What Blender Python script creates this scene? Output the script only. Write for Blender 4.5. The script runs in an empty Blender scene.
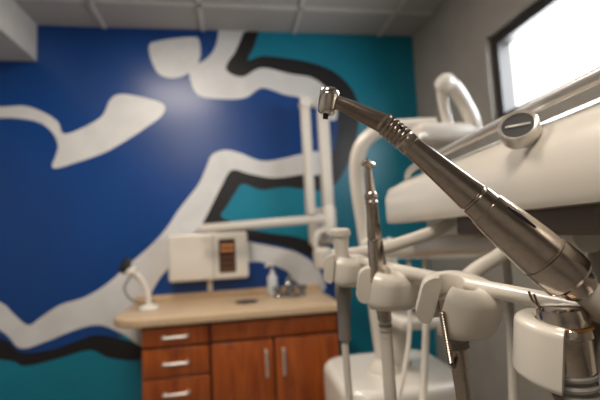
import bpy, bmesh, math, random
from mathutils import Vector, Matrix
from mathutils.geometry import tessellate_polygon
random.seed(3)
scn=bpy.context.scene
try: scn.view_settings.view_transform='Standard'
except Exception: pass
COL=scn.collection

# ---------------------------------------------------------------- materials
def mat(name,c,rough=.5,metal=0,noise=0.06,nscale=8,bump=0,bscale=200,coat=0,emit=None,es=0,trans=0):
    m=bpy.data.materials.new(name);m.use_nodes=True
    nt=m.node_tree;b=nt.nodes['Principled BSDF']
    tc=nt.nodes.new('ShaderNodeTexCoord')
    n=nt.nodes.new('ShaderNodeTexNoise');n.inputs['Scale'].default_value=nscale;n.inputs['Detail'].default_value=3
    nt.links.new(tc.outputs['Object'],n.inputs['Vector'])
    r=nt.nodes.new('ShaderNodeValToRGB')
    r.color_ramp.elements[0].position=.3;r.color_ramp.elements[1].position=.7
    r.color_ramp.elements[0].color=[max(0,x*(1-noise)) for x in c]+[1]
    r.color_ramp.elements[1].color=[min(1,x*(1+noise)) for x in c]+[1]
    nt.links.new(n.outputs['Fac'],r.inputs['Fac']);nt.links.new(r.outputs['Color'],b.inputs['Base Color'])
    b.inputs['Roughness'].default_value=rough;b.inputs['Metallic'].default_value=metal
    b.inputs['Coat Weight'].default_value=coat;b.inputs['Coat Roughness'].default_value=.15
    if trans: b.inputs['Transmission Weight'].default_value=trans
    if emit:
        b.inputs['Emission Color'].default_value=list(emit)+[1];b.inputs['Emission Strength'].default_value=es
    if bump:
        n2=nt.nodes.new('ShaderNodeTexNoise');n2.inputs['Scale'].default_value=bscale
        nt.links.new(tc.outputs['Object'],n2.inputs['Vector'])
        bp=nt.nodes.new('ShaderNodeBump');bp.inputs['Strength'].default_value=bump;bp.inputs['Distance'].default_value=.002
        nt.links.new(n2.outputs['Fac'],bp.inputs['Height']);nt.links.new(bp.outputs['Normal'],b.inputs['Normal'])
    return m
def wood(name,c1,c2,scale):
    m=mat(name,c1,.35,0,0,8,coat=.25)
    nt=m.node_tree;b=nt.nodes['Principled BSDF']
    tc=nt.nodes.new('ShaderNodeTexCoord');mp=nt.nodes.new('ShaderNodeMapping');mp.inputs['Scale'].default_value=scale
    n=nt.nodes.new('ShaderNodeTexNoise');n.inputs['Scale'].default_value=3;n.inputs['Detail'].default_value=8;n.inputs['Distortion'].default_value=1.2
    r=nt.nodes.new('ShaderNodeValToRGB');r.color_ramp.elements[0].position=.35;r.color_ramp.elements[1].position=.68
    r.color_ramp.elements[0].color=list(c1)+[1];r.color_ramp.elements[1].color=list(c2)+[1]
    nt.links.new(tc.outputs['Object'],mp.inputs['Vector']);nt.links.new(mp.outputs['Vector'],n.inputs['Vector'])
    nt.links.new(n.outputs['Fac'],r.inputs['Fac']);nt.links.new(r.outputs['Color'],b.inputs['Base Color'])
    return m
M_blue=mat('paint_blue',(.003,.050,.225),.30,bump=.2,bscale=90,noise=.1,nscale=2)
M_teal=mat('paint_teal',(.003,.205,.31),.36,bump=.2,bscale=90)
M_white=mat('paint_white',(.68,.68,.68),.38,bump=.2,bscale=90)
M_black=mat('paint_black',(.009,.008,.010),.42,bump=.2,bscale=90)
M_gray=mat('paint_warm_gray',(.37,.345,.31),.6,bump=.3,bscale=120)
M_beige=mat('paint_soffit',(.54,.52,.49),.6,bump=.2,bscale=120)
M_ceil=mat('ceiling_tile_mat',(.42,.40,.38),.9,bump=.6,bscale=160,noise=.05,nscale=60)
M_tbar=mat('ceiling_grid_mat',(.58,.55,.52),.5)
M_floor=mat('vinyl_floor',(.26,.24,.21),.4,nscale=20,noise=.15)
M_wood=wood('cherry_wood',(.24,.045,.007),(.42,.100,.014),(7,7,1.0))
M_woodd=mat('wood_gap_dark',(.05,.012,.004),.5)
M_count=mat('counter_laminate',(.60,.44,.28),.4,nscale=120,noise=.12)
M_pl=mat('white_plastic',(.74,.70,.63),.25,coat=.35,noise=.03)
M_pl2=mat('cream_plastic',(.67,.63,.57),.30,coat=.2,noise=.03)
M_met=mat('brushed_steel',(.54,.475,.42),.18,1,noise=.08,nscale=300)
M_metd=mat('dark_steel',(.34,.285,.24),.22,1,noise=.1,nscale=200)
M_chrome=mat('chrome',(.78,.74,.70),.10,1,noise=.02)
M_fauc=mat('faucet_chrome',(.45,.45,.46),.15,1,noise=.02)
M_nickel=mat('satin_nickel',(.72,.69,.64),.32,.6,noise=.02)
M_rub=mat('gray_rubber',(.20,.19,.175),.5)
M_hose=mat('hose_gray',(.46,.43,.38),.45)
M_hosew=mat('hose_cream',(.60,.56,.50),.45)
M_blk=mat('black_plastic',(.015,.015,.017),.35)
M_bronze=mat('bronze_ring',(.66,.36,.12),.25,1)
M_brown=mat('housing_brown_gray',(.11,.088,.070),.45)
M_disp=mat('display_brown',(.035,.016,.010),.3)
M_led=mat('led_orange',(.7,.3,.1),.5,emit=(1,.34,.10),es=.5)
M_key=mat('keypad_brown',(.22,.10,.05),.5)
M_lab=mat('label_dark',(.10,.10,.10),.5)
M_frame=mat('window_frame_dark',(.03,.028,.028),.45)
M_soap=mat('soap_bottle',(.62,.66,.70),.15,coat=.4)
M_glow=mat('diffuser_panel',(.9,.88,.82),.6,emit=(1,.86,.70),es=6)
M_dial=mat('gauge_black',(.02,.02,.021),.6)

# ---------------------------------------------------------------- mesh helpers
def finish(bm,name,m,parent=None,smooth=False,auto=35):
    me=bpy.data.meshes.new(name);bmesh.ops.recalc_face_normals(bm,faces=bm.faces[:])
    bm.to_mesh(me);bm.free()
    ms=m if isinstance(m,list) else [m]
    for k in ms: me.materials.append(k)
    if smooth:
        for p in me.polygons:p.use_smooth=True
        try: me.set_sharp_from_angle(angle=math.radians(auto))
        except Exception: pass
    o=bpy.data.objects.new(name,me);COL.objects.link(o)
    if parent:
        o.parent=parent;o.matrix_parent_inverse=Matrix.Translation(-parent.location)
    return o
def empty(name,loc):
    e=bpy.data.objects.new(name,None);e.location=loc;e.empty_display_size=.05;COL.objects.link(e);return e
def box(name,lo,hi,m,parent=None,bev=0,seg=4,rot=0,piv=None):
    bm=bmesh.new();bmesh.ops.create_cube(bm,size=1)
    lo=Vector(lo);hi=Vector(hi);c=(lo+hi)/2;d=hi-lo
    for v in bm.verts: v.co=Vector((v.co.x*d.x,v.co.y*d.y,v.co.z*d.z))+c
    if bev: bmesh.ops.bevel(bm,geom=bm.edges[:],offset=bev,segments=seg,affect='EDGES',profile=.5)
    if rot:
        bmesh.ops.rotate(bm,verts=bm.verts,cent=piv or c,matrix=Matrix.Rotation(rot,3,'Z'))
    return finish(bm,name,m,parent,bool(bev),50)
def frame(t):
    t=t.normalized();h=Vector((0,0,1)) if abs(t.z)<.9 else Vector((0,1,0))
    n=t.cross(h).normalized();return n,t.cross(n).normalized()
def lathe(name,A,B,prof,m,parent=None,n=48,smooth=True,auto=35):
    """prof: (distance along A->B in metres, radius)"""
    A=Vector(A);B=Vector(B);t=(B-A).normalized();u,w=frame(t)
    bm=bmesh.new();rings=[]
    for s,r in prof:
        if r<1e-6: rings.append([bm.verts.new(A+t*s)])
        else: rings.append([bm.verts.new(A+t*s+(u*math.cos(2*math.pi*i/n)+w*math.sin(2*math.pi*i/n))*r) for i in range(n)])
    for a,b in zip(rings,rings[1:]):
        if len(a)==1 and len(b)==1: continue
        for i in range(n):
            j=(i+1)%n
            if len(a)==1: bm.faces.new((a[0],b[i],b[j]))
            elif len(b)==1: bm.faces.new((a[i],b[0],a[j]))
            else: bm.faces.new((a[i],b[i],b[j],a[j]))
    for e in (rings[0],rings[-1]):
        if len(e)>1: bm.faces.new(e)
    return finish(bm,name,m,parent,smooth,auto)
def catmull(P,k=8,closed=False):
    P=[Vector(p) for p in P];n=len(P);out=[]
    rng=range(n) if closed else range(n-1)
    for i in rng:
        if closed: p0,p1,p2,p3=P[i-1],P[i],P[(i+1)%n],P[(i+2)%n]
        else: p0,p1,p2,p3=P[max(i-1,0)],P[i],P[i+1],P[min(i+2,n-1)]
        for j in range(k):
            t=j/k
            out.append(.5*((2*p1)+(p2-p0)*t+(2*p0-5*p1+4*p2-p3)*t*t+(3*p1-p0-3*p2+p3)*t**3))
    if not closed: out.append(P[-1])
    return out
def tube(name,pts,r,m,parent=None,k=8,n=20,rib=0,cap=True):
    radii=r if isinstance(r,(list,tuple)) else [r]*len(pts)
    Q=catmull([(*p,) for p in pts],k);R=[x[0] for x in catmull([(q,0,0) for q in radii],k)]
    bm=bmesh.new();rings=[];u=None
    for i,p in enumerate(Q):
        t=(Q[min(i+1,len(Q)-1)]-Q[max(i-1,0)]).normalized()
        if u is None:u,_=frame(t)
        u=(u-t*u.dot(t)).normalized();w=t.cross(u)
        rr=R[i]*(1+(rib if i%2 else 0))
        rings.append([bm.verts.new(p+(u*math.cos(2*math.pi*a/n)+w*math.sin(2*math.pi*a/n))*rr) for a in range(n)])
    for a,b in zip(rings,rings[1:]):
        for i in range(n):
            j=(i+1)%n;bm.faces.new((a[i],a[j],b[j],b[i]))
    bm.faces.new(rings[0]);bm.faces.new(rings[-1])
    return finish(bm,name,m,parent,True,60)
def prism(name,outline,z0,z1,m,parent=None,bev=0,seg=3,mtx=None):
    bm=bmesh.new();vs=[bm.verts.new((x,y,z0)) for x,y in outline];f=bm.faces.new(vs)
    r=bmesh.ops.extrude_face_region(bm,geom=[f])
    for g in r['geom']:
        if isinstance(g,bmesh.types.BMVert):g.co.z=z1
    if bev:
        es=[e for e in bm.edges if abs(e.verts[0].co.z-e.verts[1].co.z)<1e-7]
        bmesh.ops.bevel(bm,geom=es,offset=bev,segments=seg,affect='EDGES',profile=.5,clamp_overlap=True)
    if mtx: bmesh.ops.transform(bm,matrix=mtx,verts=bm.verts)
    return finish(bm,name,m,parent,True,50)
def rrect(x0,y0,x1,y1,r,k=8):
    out=[]
    for cx,cy,a0 in ((x1-r,y1-r,0),(x0+r,y1-r,90),(x0+r,y0+r,180),(x1-r,y0+r,270)):
        for i in range(k+1):
            a=math.radians(a0+90*i/k);out.append((cx+r*math.cos(a),cy+r*math.sin(a)))
    return out

# ---------------------------------------------------------------- room
XL,XR,YF,YB,ZC=-1.95,1.30,-2.3,2.60,2.635
box('floor',(XL-.1,YF-.1,-.1),(XR+.2,YB+.1,0),M_floor)
box('ceiling',(XL-.1,YF-.1,ZC),(XR+.2,YB+.1,ZC+.1),M_ceil)
box('wall_back',(XL-.1,YB,0),(XR+.2,YB+.1,ZC),M_blue)
box('wall_left',(XL-.1,YF,0),(XL,YB,ZC),M_gray)
box('wall_front',(XL-.1,YF-.1,0),(XR+.2,YF,ZC),M_gray)
wy0,wy1,wz0,wz1=.25,1.80,1.75,2.205
bm=bmesh.new()
def addbox(bm,lo,hi):
    r=bmesh.ops.create_cube(bm,size=1);lo=Vector(lo);hi=Vector(hi);c=(lo+hi)/2;d=hi-lo
    for v in r['verts']: v.co=Vector((v.co.x*d.x,v.co.y*d.y,v.co.z*d.z))+c
addbox(bm,(XR,YF,0),(XR+.16,YB,wz0));addbox(bm,(XR,YF,wz1),(XR+.16,YB,ZC))
addbox(bm,(XR,YF,wz0),(XR+.16,wy0,wz1));addbox(bm,(XR,wy1,wz0),(XR+.16,YB,wz1))
finish(bm,'wall_right',M_gray)
bm=bmesh.new();f=.05;xa,xb=XR+.03,XR+.10
addbox(bm,(xa,wy0,wz0),(xb,wy1,wz0+f));addbox(bm,(xa,wy0,wz1-f),(xb,wy1,wz1))
addbox(bm,(xa,wy1-f,wz0+f),(xb,wy1,wz1-f));addbox(bm,(xa,wy0,wz0+f),(xb,wy0+f,wz1-f))
addbox(bm,(xa+.03,.70,wz0+f),(xb,.73,wz1-f))
finish(bm,'window_1',M_frame)
box('trim_soffit',(XL,YF,2.40),(-1.175,YB-.005,ZC),M_beige)
bm=bmesh.new()
for xg in [-.78,-.17,.44,1.05]: addbox(bm,(xg-.013,YF,ZC-.010),(xg+.013,YB,ZC+.001))
for yg in [2.3,1.69,1.08,.47,-.14,-.75,-1.36,-1.97]: addbox(bm,(-1.175,yg-.013,ZC-.010),(XR,yg+.013,ZC+.001))
finish(bm,'trim_ceiling_grid',M_tbar)
box('baseboard_back',(XL,YB-.012,0),(-.47,YB,.10),M_blk)
box('baseboard_right',(XR-.012,YF,0),(XR,YB-.012,.10),M_blk)

# ---------------------------------------------------------------- mural (flat painted shapes on the back wall)
# artwork sketch coordinates (u,v) are rectified to wall metres with the plane-to-plane mapping of the wall
def wall_xz(u,v):
    a=(u-300)/400;b=(200-v)/400
    x=.1593+.9864*a+.0377*b;y=.9834-.1552*a-.0944*b;z=.0872-.0521*a+.9948*b
    return x/y*YB,1.25+z/y*YB
shapes=[
(M_teal,0,[(250,10),(248,45),(238,62),(262,62),(300,68),(330,80),(350,105),(356,130),(350,155),(335,180),(300,180),(240,178),(222,205),(215,222),(250,240),(290,245),(320,262),(345,285),(345,480),(540,480),(500,250),(440,10)]),
(M_teal,0,[(-140,345),(0,350),(25,360),(60,355),(100,345),(150,350),(150,560),(-140,560)]),
(M_black,1,[(246,12),(262,12),(255,44),(248,60),(262,56),(285,58),(308,62),(331,70),(348,84),(357,100),(359,118),(356,140),(350,160),(340,178),(332,186),(324,175),(334,150),(338,125),(332,105),(318,92),(295,85),(262,80),(225,80),(222,68),(236,50)]),
(M_black,1,[(-90,318),(0,338),(20,352),(50,350),(80,340),(100,335),(140,345),(140,360),(110,358),(90,350),(60,358),(25,366),(5,360),(-90,352)]),
(M_black,1,[(228,168),(245,172),(275,174),(325,172),(325,190),(285,187),(262,190),(243,184),(235,193),(227,206),(221,216),(232,222),(250,229),(275,234),(300,238),(325,250),(325,262),(290,248),(262,242),(240,240),(212,236),(204,226),(212,200)]),
(M_white,1,[(0,107),(25,106),(45,113),(58,122),(66,134),(100,118),(110,100),(122,94),(150,99),(164,105),(163,114),(150,125),(110,150),(75,163),(53,168),(56,155),(58,145),(52,132),(38,122),(15,118),(0,118),(-60,120),(-60,108)]),
(M_white,1,[(149,46),(158,41),(190,37),(199,40),(200,58),(190,72),(175,78),(160,75),(152,62)]),
(M_white,2,[(224,10),(249,10),(237,48),(228,62),(227,71),(242,77),(262,68),(290,74),(312,78),(328,90),(336,105),(336,120),(325,118),(315,108),(300,98),(285,95),(262,88),(245,98),(220,99),(200,96),(192,85),(190,68),(205,60),(216,45)]),
(M_white,2,[(320,153),(306,153),(285,158),(262,161),(240,153),(225,150),(212,155),(206,168),(198,185),(180,208),(165,230),(148,248),(128,265),(108,283),(85,297),(60,305),(40,318),(28,325),(12,312),(0,302),(-60,275),(-60,305),(0,330),(20,348),(45,342),(75,330),(100,325),(125,335),(145,345),(150,300),(160,278),(185,250),(200,228),(212,205),(222,185),(232,170),(250,174),(275,178),(306,174),(320,174)]),
(M_white,2,[(200,228),(225,236),(250,242),(280,248),(300,254),(318,268),(325,290),(300,285),(285,270),(260,262),(240,262),(200,255),(185,250)]),
]
bm=bmesh.new();ms=[M_teal,M_black,M_white]
for m,l,pl in shapes:
    c=catmull([(p[0],p[1],0) for p in pl],5,True)
    q=[]
    for p in c:
        x,z=wall_xz(p.x,p.y)
        v=Vector((min(max(x,XL+.002),XR-.0005),min(max(z,.10),ZC-.0005)))
        if not q or (v-q[-1]).length>.002: q.append(v)
    if (q[0]-q[-1]).length<.002:q.pop()
    vs=[bm.verts.new((v.x,YB-.0008-.0008*l,v.y)) for v in q]
    for t in tessellate_polygon([[Vector((v.x,v.y,0)) for v in q]]):
        try: fc=bm.faces.new([vs[i] for i in t])
        except ValueError: continue
        fc.material_index=ms.index(m);fc.normal_update()
        if fc.normal.y>0: fc.normal_flip()
me=bpy.data.meshes.new('mural_painting')
bm.to_mesh(me);bm.free()
for k in ms: me.materials.append(k)
mo=bpy.data.objects.new('mural_painting',me);COL.objects.link(mo)

# ---------------------------------------------------------------- cabinet
cab=empty('sink_cabinet',(0,2.3,0))
cx0,cx1,cyf=-.47,.50,2.06
YK=YB-.006
box('carcass',(cx0,cyf+.012,.10),(cx1,YK,.853),M_wood,cab)
box('toe_kick',(cx0+.02,cyf+.07,0),(cx1-.02,YK,.10),M_blk,cab)
box('face_gap',(cx0+.006,cyf+.008,.11),(cx1-.006,cyf+.0125,.85),M_woodd,cab)
def front(n,x0,x1,z0,z1): box(n,(x0,cyf-.008,z0),(x1,cyf+.010,z1),M_wood,cab,bev=.003,seg=2)
zs=[(.752,.840),(.608,.740),(.468,.600),(.30,.460),(.12,.292)]
for i,(a,b) in enumerate(zs): front('drawer_%d'%(i+1),cx0+.006,-.155,a,b)
front('sink_panel',-.141,cx1-.006,.752,.840)
front('door_left',-.141,.158,.12,.740);front('door_right',.168,cx1-.006,.12,.740)
def handle(n,A,B):
    A=Vector(A);B=Vector(B);off=Vector((0,-.028,0))
    tube(n,[A,A+off*.8,A+off+(B-A)*.08,B+off-(B-A)*.08,B+off*.8,B],.0065,M_nickel,cab,k=5,n=10)
for i,(a,b) in enumerate(zs): handle('drawer_pull_%d'%(i+1),(-.365,cyf-.008,(a+b)/2),(-.255,cyf-.008,(a+b)/2))
handle('door_pull_left',(.122,cyf-.008,.69),(.122,cyf-.008,.57));handle('door_pull_right',(.207,cyf-.008,.69),(.207,cyf-.008,.57))
ol=[(.515,YK),(-.62,YK)]
for i in range(9):
    a=math.radians(180+90*i/8);ol.append((-.62+.16+.16*math.cos(a),2.02+.16+.16*math.sin(a)))
ol.append((.515,2.02))
prism('countertop',ol,.853,.893,M_count,cab,bev=.006)
box('backsplash',(-.62,2.578,.893),(.515,YK,.93),M_count,cab,bev=.004)
lathe('waste_hole_dark_disc',(.04,2.30,.891),(.04,2.30,1),[(0,.065),(.004,.065),(.006,.06),(.004,.052),(.0025,.0)],[M_blk],cab)  # counter is uncut; black disc paints the dark inside of the hole
# faucet
fa=empty('faucet',(.30,2.40,.894))
prism('base_plate',rrect(.20,2.34,.39,2.42,.03),.894,.910,M_fauc,fa,bev=.004)
lathe('body',(.30,2.39,.905),(.30,2.39,1),[(0,.032),(.03,.030),(.065,.025),(.078,.0)],M_fauc,fa)
tube('spout',[(.30,2.39,.95),(.30,2.36,1.00),(.285,2.30,1.012),(.27,2.25,.99),(.27,2.24,.965)],.015,M_fauc,fa)
for sx in (.225,.37):
    lathe('tap_%d'%(sx*100),(sx,2.39,.905),(sx,2.39,1),[(0,.018),(.02,.017),(.025,.028),(.05,.025),(.055,0)],M_fauc,fa)
# soap
so=empty('soap_dispenser',(.20,2.45,.894))
lathe('bottle',(.205,2.48,.895),(.205,2.48,1),[(0,.030),(.004,.032),(.10,.032),(.115,.028),(.125,.014),(.13,.013)],M_soap,so)
lathe('pump_collar',(.205,2.48,1.023),(.205,2.48,1.2),[(0,.015),(.018,.014),(.02,.006),(.05,.005)],M_pl,so)
tube('pump_spout',[(.212,2.48,1.076),(.20,2.47,1.08),(.175,2.45,1.078),(.165,2.44,1.068)],.008,M_pl,so)
# intraoral camera stand on the left
ic=empty('intraoral_camera_stand',(-.49,2.30,.894))
lathe('base',(-.48,2.30,.895),(-.48,2.30,1),[(0,.055),(.008,.055),(.018,.045),(.028,.02),(.03,0)],M_pl,ic)
tube('stem',[(-.48,2.30,.91),(-.485,2.30,.96),(-.50,2.30,1.02),(-.53,2.29,1.07),(-.56,2.28,1.10)],[.016,.014,.014,.017,.020],M_pl,ic)
box('cradle',(-.60,2.25,1.085),(-.535,2.31,1.125),M_pl,ic,bev=.012)
tube('camera_head',[(-.605,2.27,1.10),(-.59,2.27,1.13),(-.575,2.27,1.175)],[.022,.028,.017],M_blk,ic)
tube('cable',[(-.56,2.30,1.09),(-.61,2.32,1.02),(-.60,2.38,.95),(-.55,2.45,.905),(-.50,2.55,.90)],.004,M_blk,ic)

# ---------------------------------------------------------------- x-ray control box
xb_=empty('xray_control_box',(-.17,2.54,1.15))
YW=YB-.006
box('housing',(-.410,2.485,1.008),(.065,YW,1.292),M_pl,xb_,bev=.020)
box('seam',(-.145,2.4835,1.02),(-.142,2.486,1.278),M_lab,xb_)
box('display_panel',(-.110,2.479,1.050),(-.012,2.487,1.250),M_disp,xb_,bev=.003)
for i,zz in enumerate((1.205,1.175)):
    for j in range(3): box('digit_%d_%d'%(i,j),(-.094+j*.026,2.4765,zz),(-.079+j*.026,2.4795,zz+.012),M_led,xb_)
for i in range(3):
    for j in range(3): box('key_%d_%d'%(i,j),(-.094+j*.026,2.4765,1.065+i*.033),(-.079+j*.026,2.4795,1.082+i*.033),M_key,xb_,bev=.002,seg=2)
box('cable_duct',(-.19,2.57,.935),(-.16,YW,1.02),M_pl,xb_)

# ---------------------------------------------------------------- x-ray folding arm
xa_=empty('xray_arm',(.5,2.4,1.6))
box('wall_plate',(.46,2.50,1.18),(.64,YW,1.42),M_pl2,xa_,bev=.02)
def bar(n,A,B,w,d,m,p,bev=.012):
    A=Vector(A);B=Vector(B);L=(B-A).length;bm=bmesh.new();bmesh.ops.create_cube(bm,size=1)
    for v in bm.verts:v.co=Vector((v.co.x*w,v.co.y*d,v.co.z*L))
    bmesh.ops.bevel(bm,geom=bm.edges[:],offset=bev,segments=3,affect='EDGES')
    q=Vector((0,0,1)).rotation_difference(B-A).to_matrix().to_4x4()
    bmesh.ops.transform(bm,matrix=Matrix.Translation((A+B)/2)@q,verts=bm.verts)
    return finish(bm,n,m,p,True,50)
bar('arm_lower',(.445,2.37,1.36),(.445,2.37,2.10),.058,.05,M_pl2,xa_)
bar('arm_upper',(.555,2.37,1.36),(.555,2.37,2.09),.070,.05,M_pl2,xa_)
lathe('elbow_pin',(.445,2.335,2.06),(.445,2.42,2.06),[(0,.0),(0,.034),(.08,.034),(.08,0)],M_pl2,xa_)
bar('elbow_link',(.43,2.39,2.06),(.57,2.39,2.06),.045,.04,M_pl2,xa_)
bar('extension_arm',(-.22,2.37,1.315),(.60,2.37,1.345),.050,.05,M_pl2,xa_)
lathe('pivot',(.56,2.37,1.24),(.56,2.37,1.42),[(0,0),(0,.04),(.16,.04),(.18,.03),(.18,0)],M_pl2,xa_)
bar('pivot_bracket',(.56,2.37,1.27),(.56,2.55,1.27),.07,.07,M_pl2,xa_)
tube('yoke',[(.52,2.34,1.27),(.47,2.33,1.25),(.455,2.33,1.18),(.50,2.33,1.12)],.018,M_pl2,xa_)
lathe('tube_head',(.50,2.34,1.05),(.50,2.34,1.2),[(0,0),(.0,.05),(.02,.058),(.10,.058),(.12,.04),(.125,0)],M_pl2,xa_)

# ---------------------------------------------------------------- dental unit: base, post, light, tray
un=empty('dental_delivery_unit',(.5,1.4,0))
prism('base_cabinet',rrect(.305,1.20,.74,1.62,.10),0.0,.765,M_pl,un,bev=.03,seg=5)
lathe('post_collar',(.49,1.38,.76),(.49,1.38,1),[(0,.06),(.02,.055),(.04,.036),(.05,.03)],M_pl,un)
tube('post',[(.49,1.38,.77),(.47,1.37,1.0),(.445,1.36,1.25),(.425,1.345,1.44),(.436,1.33,1.535),(.485,1.315,1.59),(.56,1.30,1.608),(.70,1.28,1.61)],.026,M_pl,un,k=10)
tube('second_post',[(.57,1.42,.76),(.56,1.42,1.0),(.55,1.42,1.15),(.57,1.40,1.21)],.03,M_pl2,un)
box('cuspidor_shelf',(.50,1.22,.93),(.72,1.46,.965),M_pl2,un,bev=.012)
lathe('cuspidor_bowl',(.64,1.33,.965),(.64,1.33,1.2),[(0,.04),(.03,.075),(.06,.09),(.065,.086),(.04,.06),(.02,0)],M_pl,un)
tube('tray_arm',[(.45,1.36,1.20),(.42,1.05,1.20),(.36,.75,1.212),(.335,.5,1.224),(.335,.34,1.236)],[.028,.026,.022,.018,.018],M_pl,un)
rot=-math.radians(4.9)
def T(x,y,z):  # tray local -> world. local x: to the right, y: away
    c,s=math.cos(rot),math.sin(rot);return Vector((.24+x*c-y*s,.23+x*s+y*c,z))
TM=Matrix.Translation((.24,.23,0))@Matrix.Rotation(rot,4,'Z')
sec=[(0.004,1.262),(0.0,1.270),(0.001,1.292),(0.006,1.312),(.022,1.333),(.045,1.346),(.10,1.352),(.36,1.352),(.375,1.34),(.378,1.28),(.370,1.262)]
bm=bmesh.new();ys=[(-.13,.0),(-.128,.0),(.47,0),(.505,.004),(.530,.012),(.545,.024)]
rings=[]
for y,ins in ys:
    rings.append([bm.verts.new(TM@Vector((min(max(x,ins*.8),.378-ins),y,max(min(z,1.352-ins*.7),1.262+ins*.5)))) for x,z in sec])
for a,b in zip(rings,rings[1:]):
    for i in range(len(sec)):
        j=(i+1)%len(sec);bm.faces.new((a[i],a[j],b[j],b[i]))
bm.faces.new(rings[0]);bm.faces.new(rings[-1])
finish(bm,'tray_head',M_pl,un,True,40)
box('tray_underhousing',T(.03,-.12,1.238),T(.03,-.12,1.238)+Vector((.30,.40,.026)),M_brown,un,bev=.006,rot=rot,piv=T(.03,-.12,1.24))
tube('tray_rail',[T(.018,-.12,1.349),T(.018,.0,1.352),T(.022,.14,1.354),T(.025,.30,1.355),T(.028,.42,1.354),T(.036,.47,1.347)],.0055,M_nickel,un)
n=Vector((-.66,-.60,.46)).normalized();c0=Vector((.2465,.3085,1.335))
lathe('dial_bezel',c0-n*.012,c0+n,[(0,.0165),(.013,.0165),(.015,.0155),(.0135,.0132),(.0115,.0130),(.0115,0)],M_nickel,un)
lathe('dial_face',c0-n*.001,c0+n,[(0,.0129),(.0014,.0129),(.0014,0)],M_dial,un)
u_,w_=frame(n)
bar('dial_pointer',c0+n*.0010-u_*.010,c0+n*.0010+u_*.010,.0030,.0012,M_nickel,un,bev=.0003)
tube('holder_bar',[(.136,.56,1.222),(.150,.47,1.214),(.166,.343,1.2076),(.182,.2495,1.203),(.199,.16,1.198)],.0058,M_pl,un,k=10)
tube('holder_bracket_far',[(.140,.53,1.22),(.20,.54,1.225),(.30,.55,1.25),(.32,.55,1.27)],.009,M_pl,un)
tube('holder_bracket_near',[(.176,.30,1.205),(.21,.33,1.212),(.26,.36,1.225),(.29,.38,1.25)],.007,M_pl,un)

# clip holders (chunky C-shaped cups)
def clip(name,hole,ang,ro=.0215,ri=.0105,back=.015,h=.030,gap=58,tilt=(0,0),bev=.010):
    pts=[];g=math.radians(gap/2);N=44
    go=g*.62+bev/ro*.5
    gi=g*1.2 if gap<90 else go*.97
    for i in range(N+1):
        a=go+(2*math.pi-2*go)*i/N;aa=a+ang
        k=max(0,-math.cos(a))**1.5
        r=ro+back*k;pts.append((r*math.cos(aa),r*math.sin(aa)))
    for i in range(N+1):
        a=2*math.pi-gi-(2*math.pi-2*gi)*i/N;aa=a+ang;pts.append((ri*math.cos(aa),ri*math.sin(aa)))
    bm=bmesh.new();L=len(pts);rings=[];K=6
    prof=[]
    for i in range(K+1):
        t=math.pi/2*i/K;prof.append((-h/2+bev-bev*math.cos(t),bev*(1-math.sin(t))))
    prof=prof+[(-z,o) for z,o in prof[::-1]]
    for z,o in prof:
        ring=[]
        for i,(x,y) in enumerate(pts):
            rr=math.hypot(x,y)
            if i<=N: sc=(rr-o)/rr
            else: sc=(rr+o*.3)/rr
            ring.append(bm.verts.new((x*sc,y*sc,z)))
        rings.append(ring)
    for a,b in zip(rings,rings[1:]):
        for i in range(L):
            j=(i+1)%L;bm.faces.new((a[i],a[j],b[j],b[i]))
    for rg,fl in ((rings[0],1),(rings[-1],0)):
        for i in range(N):
            q=[rg[i],rg[i+1],rg[L-2-i],rg[L-1-i]]
            bm.faces.new(q if fl==0 else q[::-1])
    mt=Matrix.Translation(hole)@Matrix.Rotation(tilt[0],4,'X')@Matrix.Rotation(tilt[1],4,'Y')
    bmesh.ops.transform(bm,matrix=mt,verts=bm.verts)
    return finish(bm,name,M_pl,un,True,60)
clip('holder_1',(.128,.490,1.204),math.radians(205),ro=.023,h=.036,tilt=(.15,.1),gap=50)
clip('holder_2',(.141,.389,1.194),math.radians(200),ro=.0245,ri=.0105,h=.037,tilt=(.25,.12),back=.018,gap=40)
clip('holder_3',(.158,.285,1.192),math.radians(196),ro=.0255,ri=.0115,h=.038,tilt=(.34,.16),back=.014,gap=46)
clip('holder_4',(.179,.204,1.178),math.radians(268),ro=.0245,ri=.0150,h=.034,tilt=(.12,.05),back=.004,gap=130,bev=.0042)

# ---------------------------------------------------------------- instrument 1: air-water syringe / evacuator
s1=empty('saliva_ejector_valve',(.128,.49,1.2))
lathe('tip',(.1277,.4872,1.256),(.128,.494,1.12),[(0,0),(0,.0085),(.002,.0120),(.006,.0130),(.010,.0120),(.011,.0105),(.032,.0085),(.045,.0085)],M_pl2,s1)
lathe('valve_body',(.128,.489,1.215),(.1286,.4995,1.1166),[(0,.0098),(.03,.0098),(.033,.0105),(.045,.0105),(.048,.0085),(.08,.0075),(.098,.0075),(.1,.005)],M_rub,s1)
tube('hose',[(.1286,.4995,1.118),(.129,.50,1.08),(.135,.505,.98),(.17,.56,.90),(.25,.70,.90),(.34,.80,1.02),(.38,.86,1.19)],.0045,M_hosew,s1)
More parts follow.
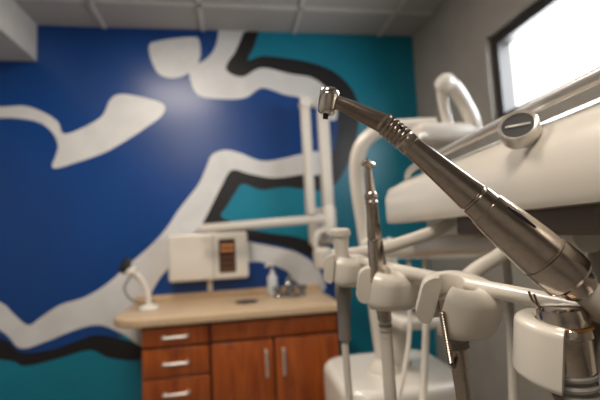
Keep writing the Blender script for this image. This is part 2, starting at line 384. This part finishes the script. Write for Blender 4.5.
# ---------------------------------------------------------------- instrument 2
s2=empty('contra_angle_handpiece',(.138,.386,1.24))
h2=Vector((.132,.3795,1.316));b2=Vector((.1375,.3875,1.2113));e2=Vector((.143,.3915,1.1611))
lathe('head',h2+Vector((-.005,-.001,.004)),h2+Vector((.007,0,-.003)),[(0,0),(0,.0035),(.001,.0045),(.011,.0045),(.012,.0038),(.012,0)],M_met,s2)
tube('neck',[h2,(.1322,.3800,1.308),(.1328,.3806,1.298),(.1335,.3815,1.288)],[.003,.0036,.0042,.0050],M_met,s2)
lathe('body',(.1335,.3815,1.289),b2,[(0,.0050),(.002,.0064),(.006,.0066),(.008,.0057),(.010,.0066),(.012,.0058),(.030,.0062),(.045,.0074),(.047,.0068),(.049,.0078),(.078,.0084),(.09,.0084)],M_met,s2)
lathe('motor',b2+Vector((0,0,.012)),e2,[(0,.0086),(.03,.0090),(.045,.0086),(.046,.0074),(.062,.0068),(.064,.0045)],M_met,s2)
lathe('strain_relief',e2+Vector((0,0,.004)),e2+Vector((.001,.003,-.05)),[(x*.003,.0072-.0002*x if x%2 else .0062-.0002*x) for x in range(9)],M_rub,s2)
tube('hose',[e2,(.1445,.395,1.12),(.146,.398,1.07),(.16,.42,.97),(.21,.52,.90),(.30,.66,.98),(.35,.72,1.14),(.36,.74,1.21)],.0062,M_hosew,s2)
# ---------------------------------------------------------------- instrument 3
s3=empty('air_motor_coupling',(.157,.286,1.17))
lathe('coupling',(.1555,.2845,1.200),(.164,.290,1.1205),[(0,0),(0,.006),(.002,.0085),(.03,.0092),(.031,.0085),(.036,.0085),(.037,.0072),(.055,.0070),(.056,.0062),(.083,.0058),(.085,.004)],M_met,s3)
lathe('coupling_ring',(.1583,.2865,1.172),(.164,.290,1.1205),[(x*.0016,.0094 if x%2 else .0086) for x in range(8)],M_rub,s3)
tube('hose',[(.164,.290,1.122),(.168,.293,1.08),(.18,.31,1.0),(.24,.38,.93),(.32,.46,1.0),(.36,.50,1.15),(.36,.50,1.235)],.0056,M_hose,s3)
lathe('lever_spring',(.1385,.2650,1.192),(.1440,.2680,1.152),[(x*.0009,.0026 if x%2 else .0017) for x in range(40)],M_metd,s3,n=16)
tube('lever_link',[(.1435,.2678,1.156),(.1500,.276,1.151),(.160,.287,1.157)],.0018,M_metd,s3,n=8)

# ---------------------------------------------------------------- main handpiece
hp=empty('dental_handpiece',(.13,.21,1.26))
Ht=Vector((.0598,.2315,1.3385));Hb=Vector((.0566,.2339,1.3205))
lathe('head',Ht,Hb,[(0,0),(0.0,.0040),(.0008,.0052),(.0022,.0059),(.0040,.0060),(.0043,.0054),(.0048,.0054),(.0051,.0060),(.0130,.0058),(.0150,.0052),(.0162,.0040),(.0162,.0022),(.0150,.0021),(.0150,0)],M_chrome,hp,n=64)
lathe('chuck',Hb+Vector((.0002,-.0002,.003)),Hb+Vector((-.0003,.0004,-.001)),[(0,.0017),(.0035,.0017),(.0035,0)],M_blk,hp)
tube('neck',[(.0595,.2324,1.3300),(.0640,.2315,1.3293),(.0700,.2296,1.3263),(.0764,.2276,1.3220),(.0835,.2256,1.3176),(.0903,.2238,1.3136)],[.0048,.0042,.0044,.0050,.0056,.0059],M_metd,hp,n=40)
A=Vector((.0885,.2244,1.3155));B=Vector((.1862,.1911,1.2089))
prof=[(0,.0052),(.0005,.0064),(.0025,.0066),(.0028,.0056),(.0035,.0056)]
s=.0038
for i in range(5):
    prof+=[(s,.0064),(s+.0005,.0069),(s+.0018,.0069),(s+.0023,.0062)];s+=.0029
prof+=[(s,.0060),(s+.002,.0066),(s+.0045,.0066),(s+.005,.0060),(s+.007,.0061),(.045,.0073),(.060,.0084),(.0685,.0092),(.0690,.0085),(.0700,.0085),(.0705,.0095)]
prof+=[(.078,.0101)]
lathe('contra_angle_sleeve',A,B,prof,M_met,hp,n=72,auto=30)
prof=[(.0775,.0092),(.0778,.0106),(.085,.0116),(.100,.0127),(.116,.0136),(.1165,.0128),(.1175,.0128),(.118,.0139),(.130,.0141),(.1335,.0137),(.1355,.0120),(.136,.0104),(.141,.0098),(.1435,.0080),(.1435,0)]
lathe('motor_sleeve',A,B,prof,M_met,hp,n=72,auto=30)
t=(B-A).normalized()
camdir=(Vector((0,0,1.25))-(A+t*.10)).normalized()
cp=(camdir-t*camdir.dot(t)).normalized();up=t.cross(cp)
if up.z<0: up=-up
sd=(cp*.72+up*.69).normalized()
tube('slot_mark',[A+t*.084+sd*.0114,A+t*.092+sd*.0121,A+t*.101+sd*.01265],[.0007,.0011,.0007],M_blk,hp,n=10)
tube('index_line',[A+t*.010+sd*.0067,A+t*.013+sd*.0067],[.0006,.0006],M_blk,hp,n=8)
E=A+t*.141
tube('tubing',[E,E+t*.010,E+t*.018+Vector((.004,.002,-.004)),(.2110,.196,1.178),(.2130,.200,1.14),(.220,.21,1.05),(.26,.26,.95),(.34,.33,1.02),(.38,.36,1.20),(.38,.36,1.24)],.0075,M_hose,hp,n=24)
# ---------------------------------------------------------------- coupler in holder 4
s4=empty('fiber_optic_motor_coupler',(.178,.203,1.18))
ca=Vector((.1775,.2035,1.203));cb=Vector((.1820,.2033,1.140));ct=(cb-ca).normalized()
lathe('collar',ca,cb,[(0,0),(0,.0105),(.001,.0122),(.006,.0128),(.007,.0134),(.016,.0138),(.017,.0126),(.034,.0120),(.036,.0108),(.04,.0104)],M_met,s4,n=64)
lathe('bronze_ring',ca+ct*.0095,cb,[(0,.0138),(.0005,.0146),(.0018,.0146),(.0023,.0138)],M_bronze,s4,n=64)
lathe('ribbed_relief',ca+ct*.034,cb+ct*.05,[(x*.0014,.0122-.00006*x if (x//2)%2 else .0108-.00006*x) for x in range(34)],M_rub,s4)
lathe('set_screw',(.1740,.1960,1.1900),(.1705,.1885,1.1905),[(0,.0024),(.006,.0024),(.0065,.0018),(.0065,0)],M_chrome,s4,n=20)
tube('hose',[ca+ct*.07,ca+ct*.10,(.186,.205,1.06),(.20,.22,.99),(.26,.28,.92),(.36,.36,1.0),(.40,.40,1.2),(.40,.40,1.24)],.007,M_hose,s4)
for i,o in enumerate((0,.003)):
    tube('spring_clip_%d'%i,[(.160+o,.205,1.212-o*.6),(.1620+o,.205,1.2065-o*.6),(.166+o,.205,1.2025-o*.6),(.172+o,.2045,1.2015-o*.4)],.0007,M_metd,s4,n=8)

# ---------------------------------------------------------------- operatory light behind the tray
ol_=empty('operatory_light',(.72,1.25,1.6))
tube('arm',[(.716,1.22,1.735),(.745,1.22,1.720),(.778,1.22,1.67),(.800,1.22,1.62),(.81,1.22,1.58)],[.030,.027,.024,.024,.024],M_pl2,ol_)
tube('stem',[(.712,1.23,1.735),(.720,1.25,1.68),(.735,1.26,1.62),(.74,1.26,1.58)],[.022,.017,.017,.018],M_pl2,ol_)
lathe('pivot_ball',(.716,1.19,1.735),(.716,1.25,1.735),[(0,0),(.002,.018),(.012,.030),(.028,.033),(.044,.030),(.054,.018),(.056,0)],M_pl,ol_)
box('head',(.60,1.20,1.53),(.84,1.32,1.60),M_pl2,ol_,bev=.025)
tube('handle',[(.62,1.20,1.55),(.58,1.17,1.54),(.565,1.17,1.49),(.60,1.18,1.46),(.64,1.20,1.50)],.009,M_pl,ol_)

# ---------------------------------------------------------------- ceiling lights
def troffer(x,y,e):
    r=empty('ceiling_light',(x,y,ZC-.01))
    box('frame',(x-.31,y-.31,ZC-.014),(x+.31,y+.31,ZC-.0005),M_tbar,r)
    box('diffuser',(x-.28,y-.28,ZC-.018),(x+.28,y+.28,ZC-.0135),M_glow,r)
    l=bpy.data.lights.new('troffer_lamp','AREA');l.shape='SQUARE';l.size=.54;l.energy=e;l.color=(1,.89,.77)
    o=bpy.data.objects.new('troffer_lamp',l);o.location=(x,y,ZC-.022);COL.objects.link(o)
    o.parent=r;o.matrix_parent_inverse=Matrix.Translation(-r.location)
troffer(-.475,1.385,19)
troffer(-.475,-.445,21)  # unseen rear fixture, added as fill light
l=bpy.data.lights.new('window_daylight','AREA');l.shape='RECTANGLE';l.size=3.2;l.size_y=1.3;l.energy=160;l.color=(.94,.97,1)
o=bpy.data.objects.new('window_daylight',l);COL.objects.link(o)
o.matrix_world=Matrix(((0,0,1,XR+.45),(1,0,0,1.3),(0,1,0,2.15),(0,0,0,1)))
w=bpy.data.worlds.new('World');scn.world=w;w.use_nodes=True
bg=w.node_tree.nodes['Background'];bg.inputs['Color'].default_value=(.93,.96,1,1);bg.inputs['Strength'].default_value=2.2

# ---------------------------------------------------------------- camera
cd=bpy.data.cameras.new('camera');cd.sensor_width=36;cd.lens=24;cd.clip_start=.01
co=bpy.data.objects.new('camera',cd);COL.objects.link(co);scn.camera=co
F=Vector((.1593,.9834,.0872));R=Vector((.9864,-.1552,-.0521));U=Vector((.0377,-.0944,.9948))
co.matrix_world=Matrix(((R.x,U.x,-F.x,0),(R.y,U.y,-F.y,0),(R.z,U.z,-F.z,1.25),(0,0,0,1)))
cd.dof.use_dof=True;cd.dof.focus_distance=.238;cd.dof.aperture_fstop=7.0
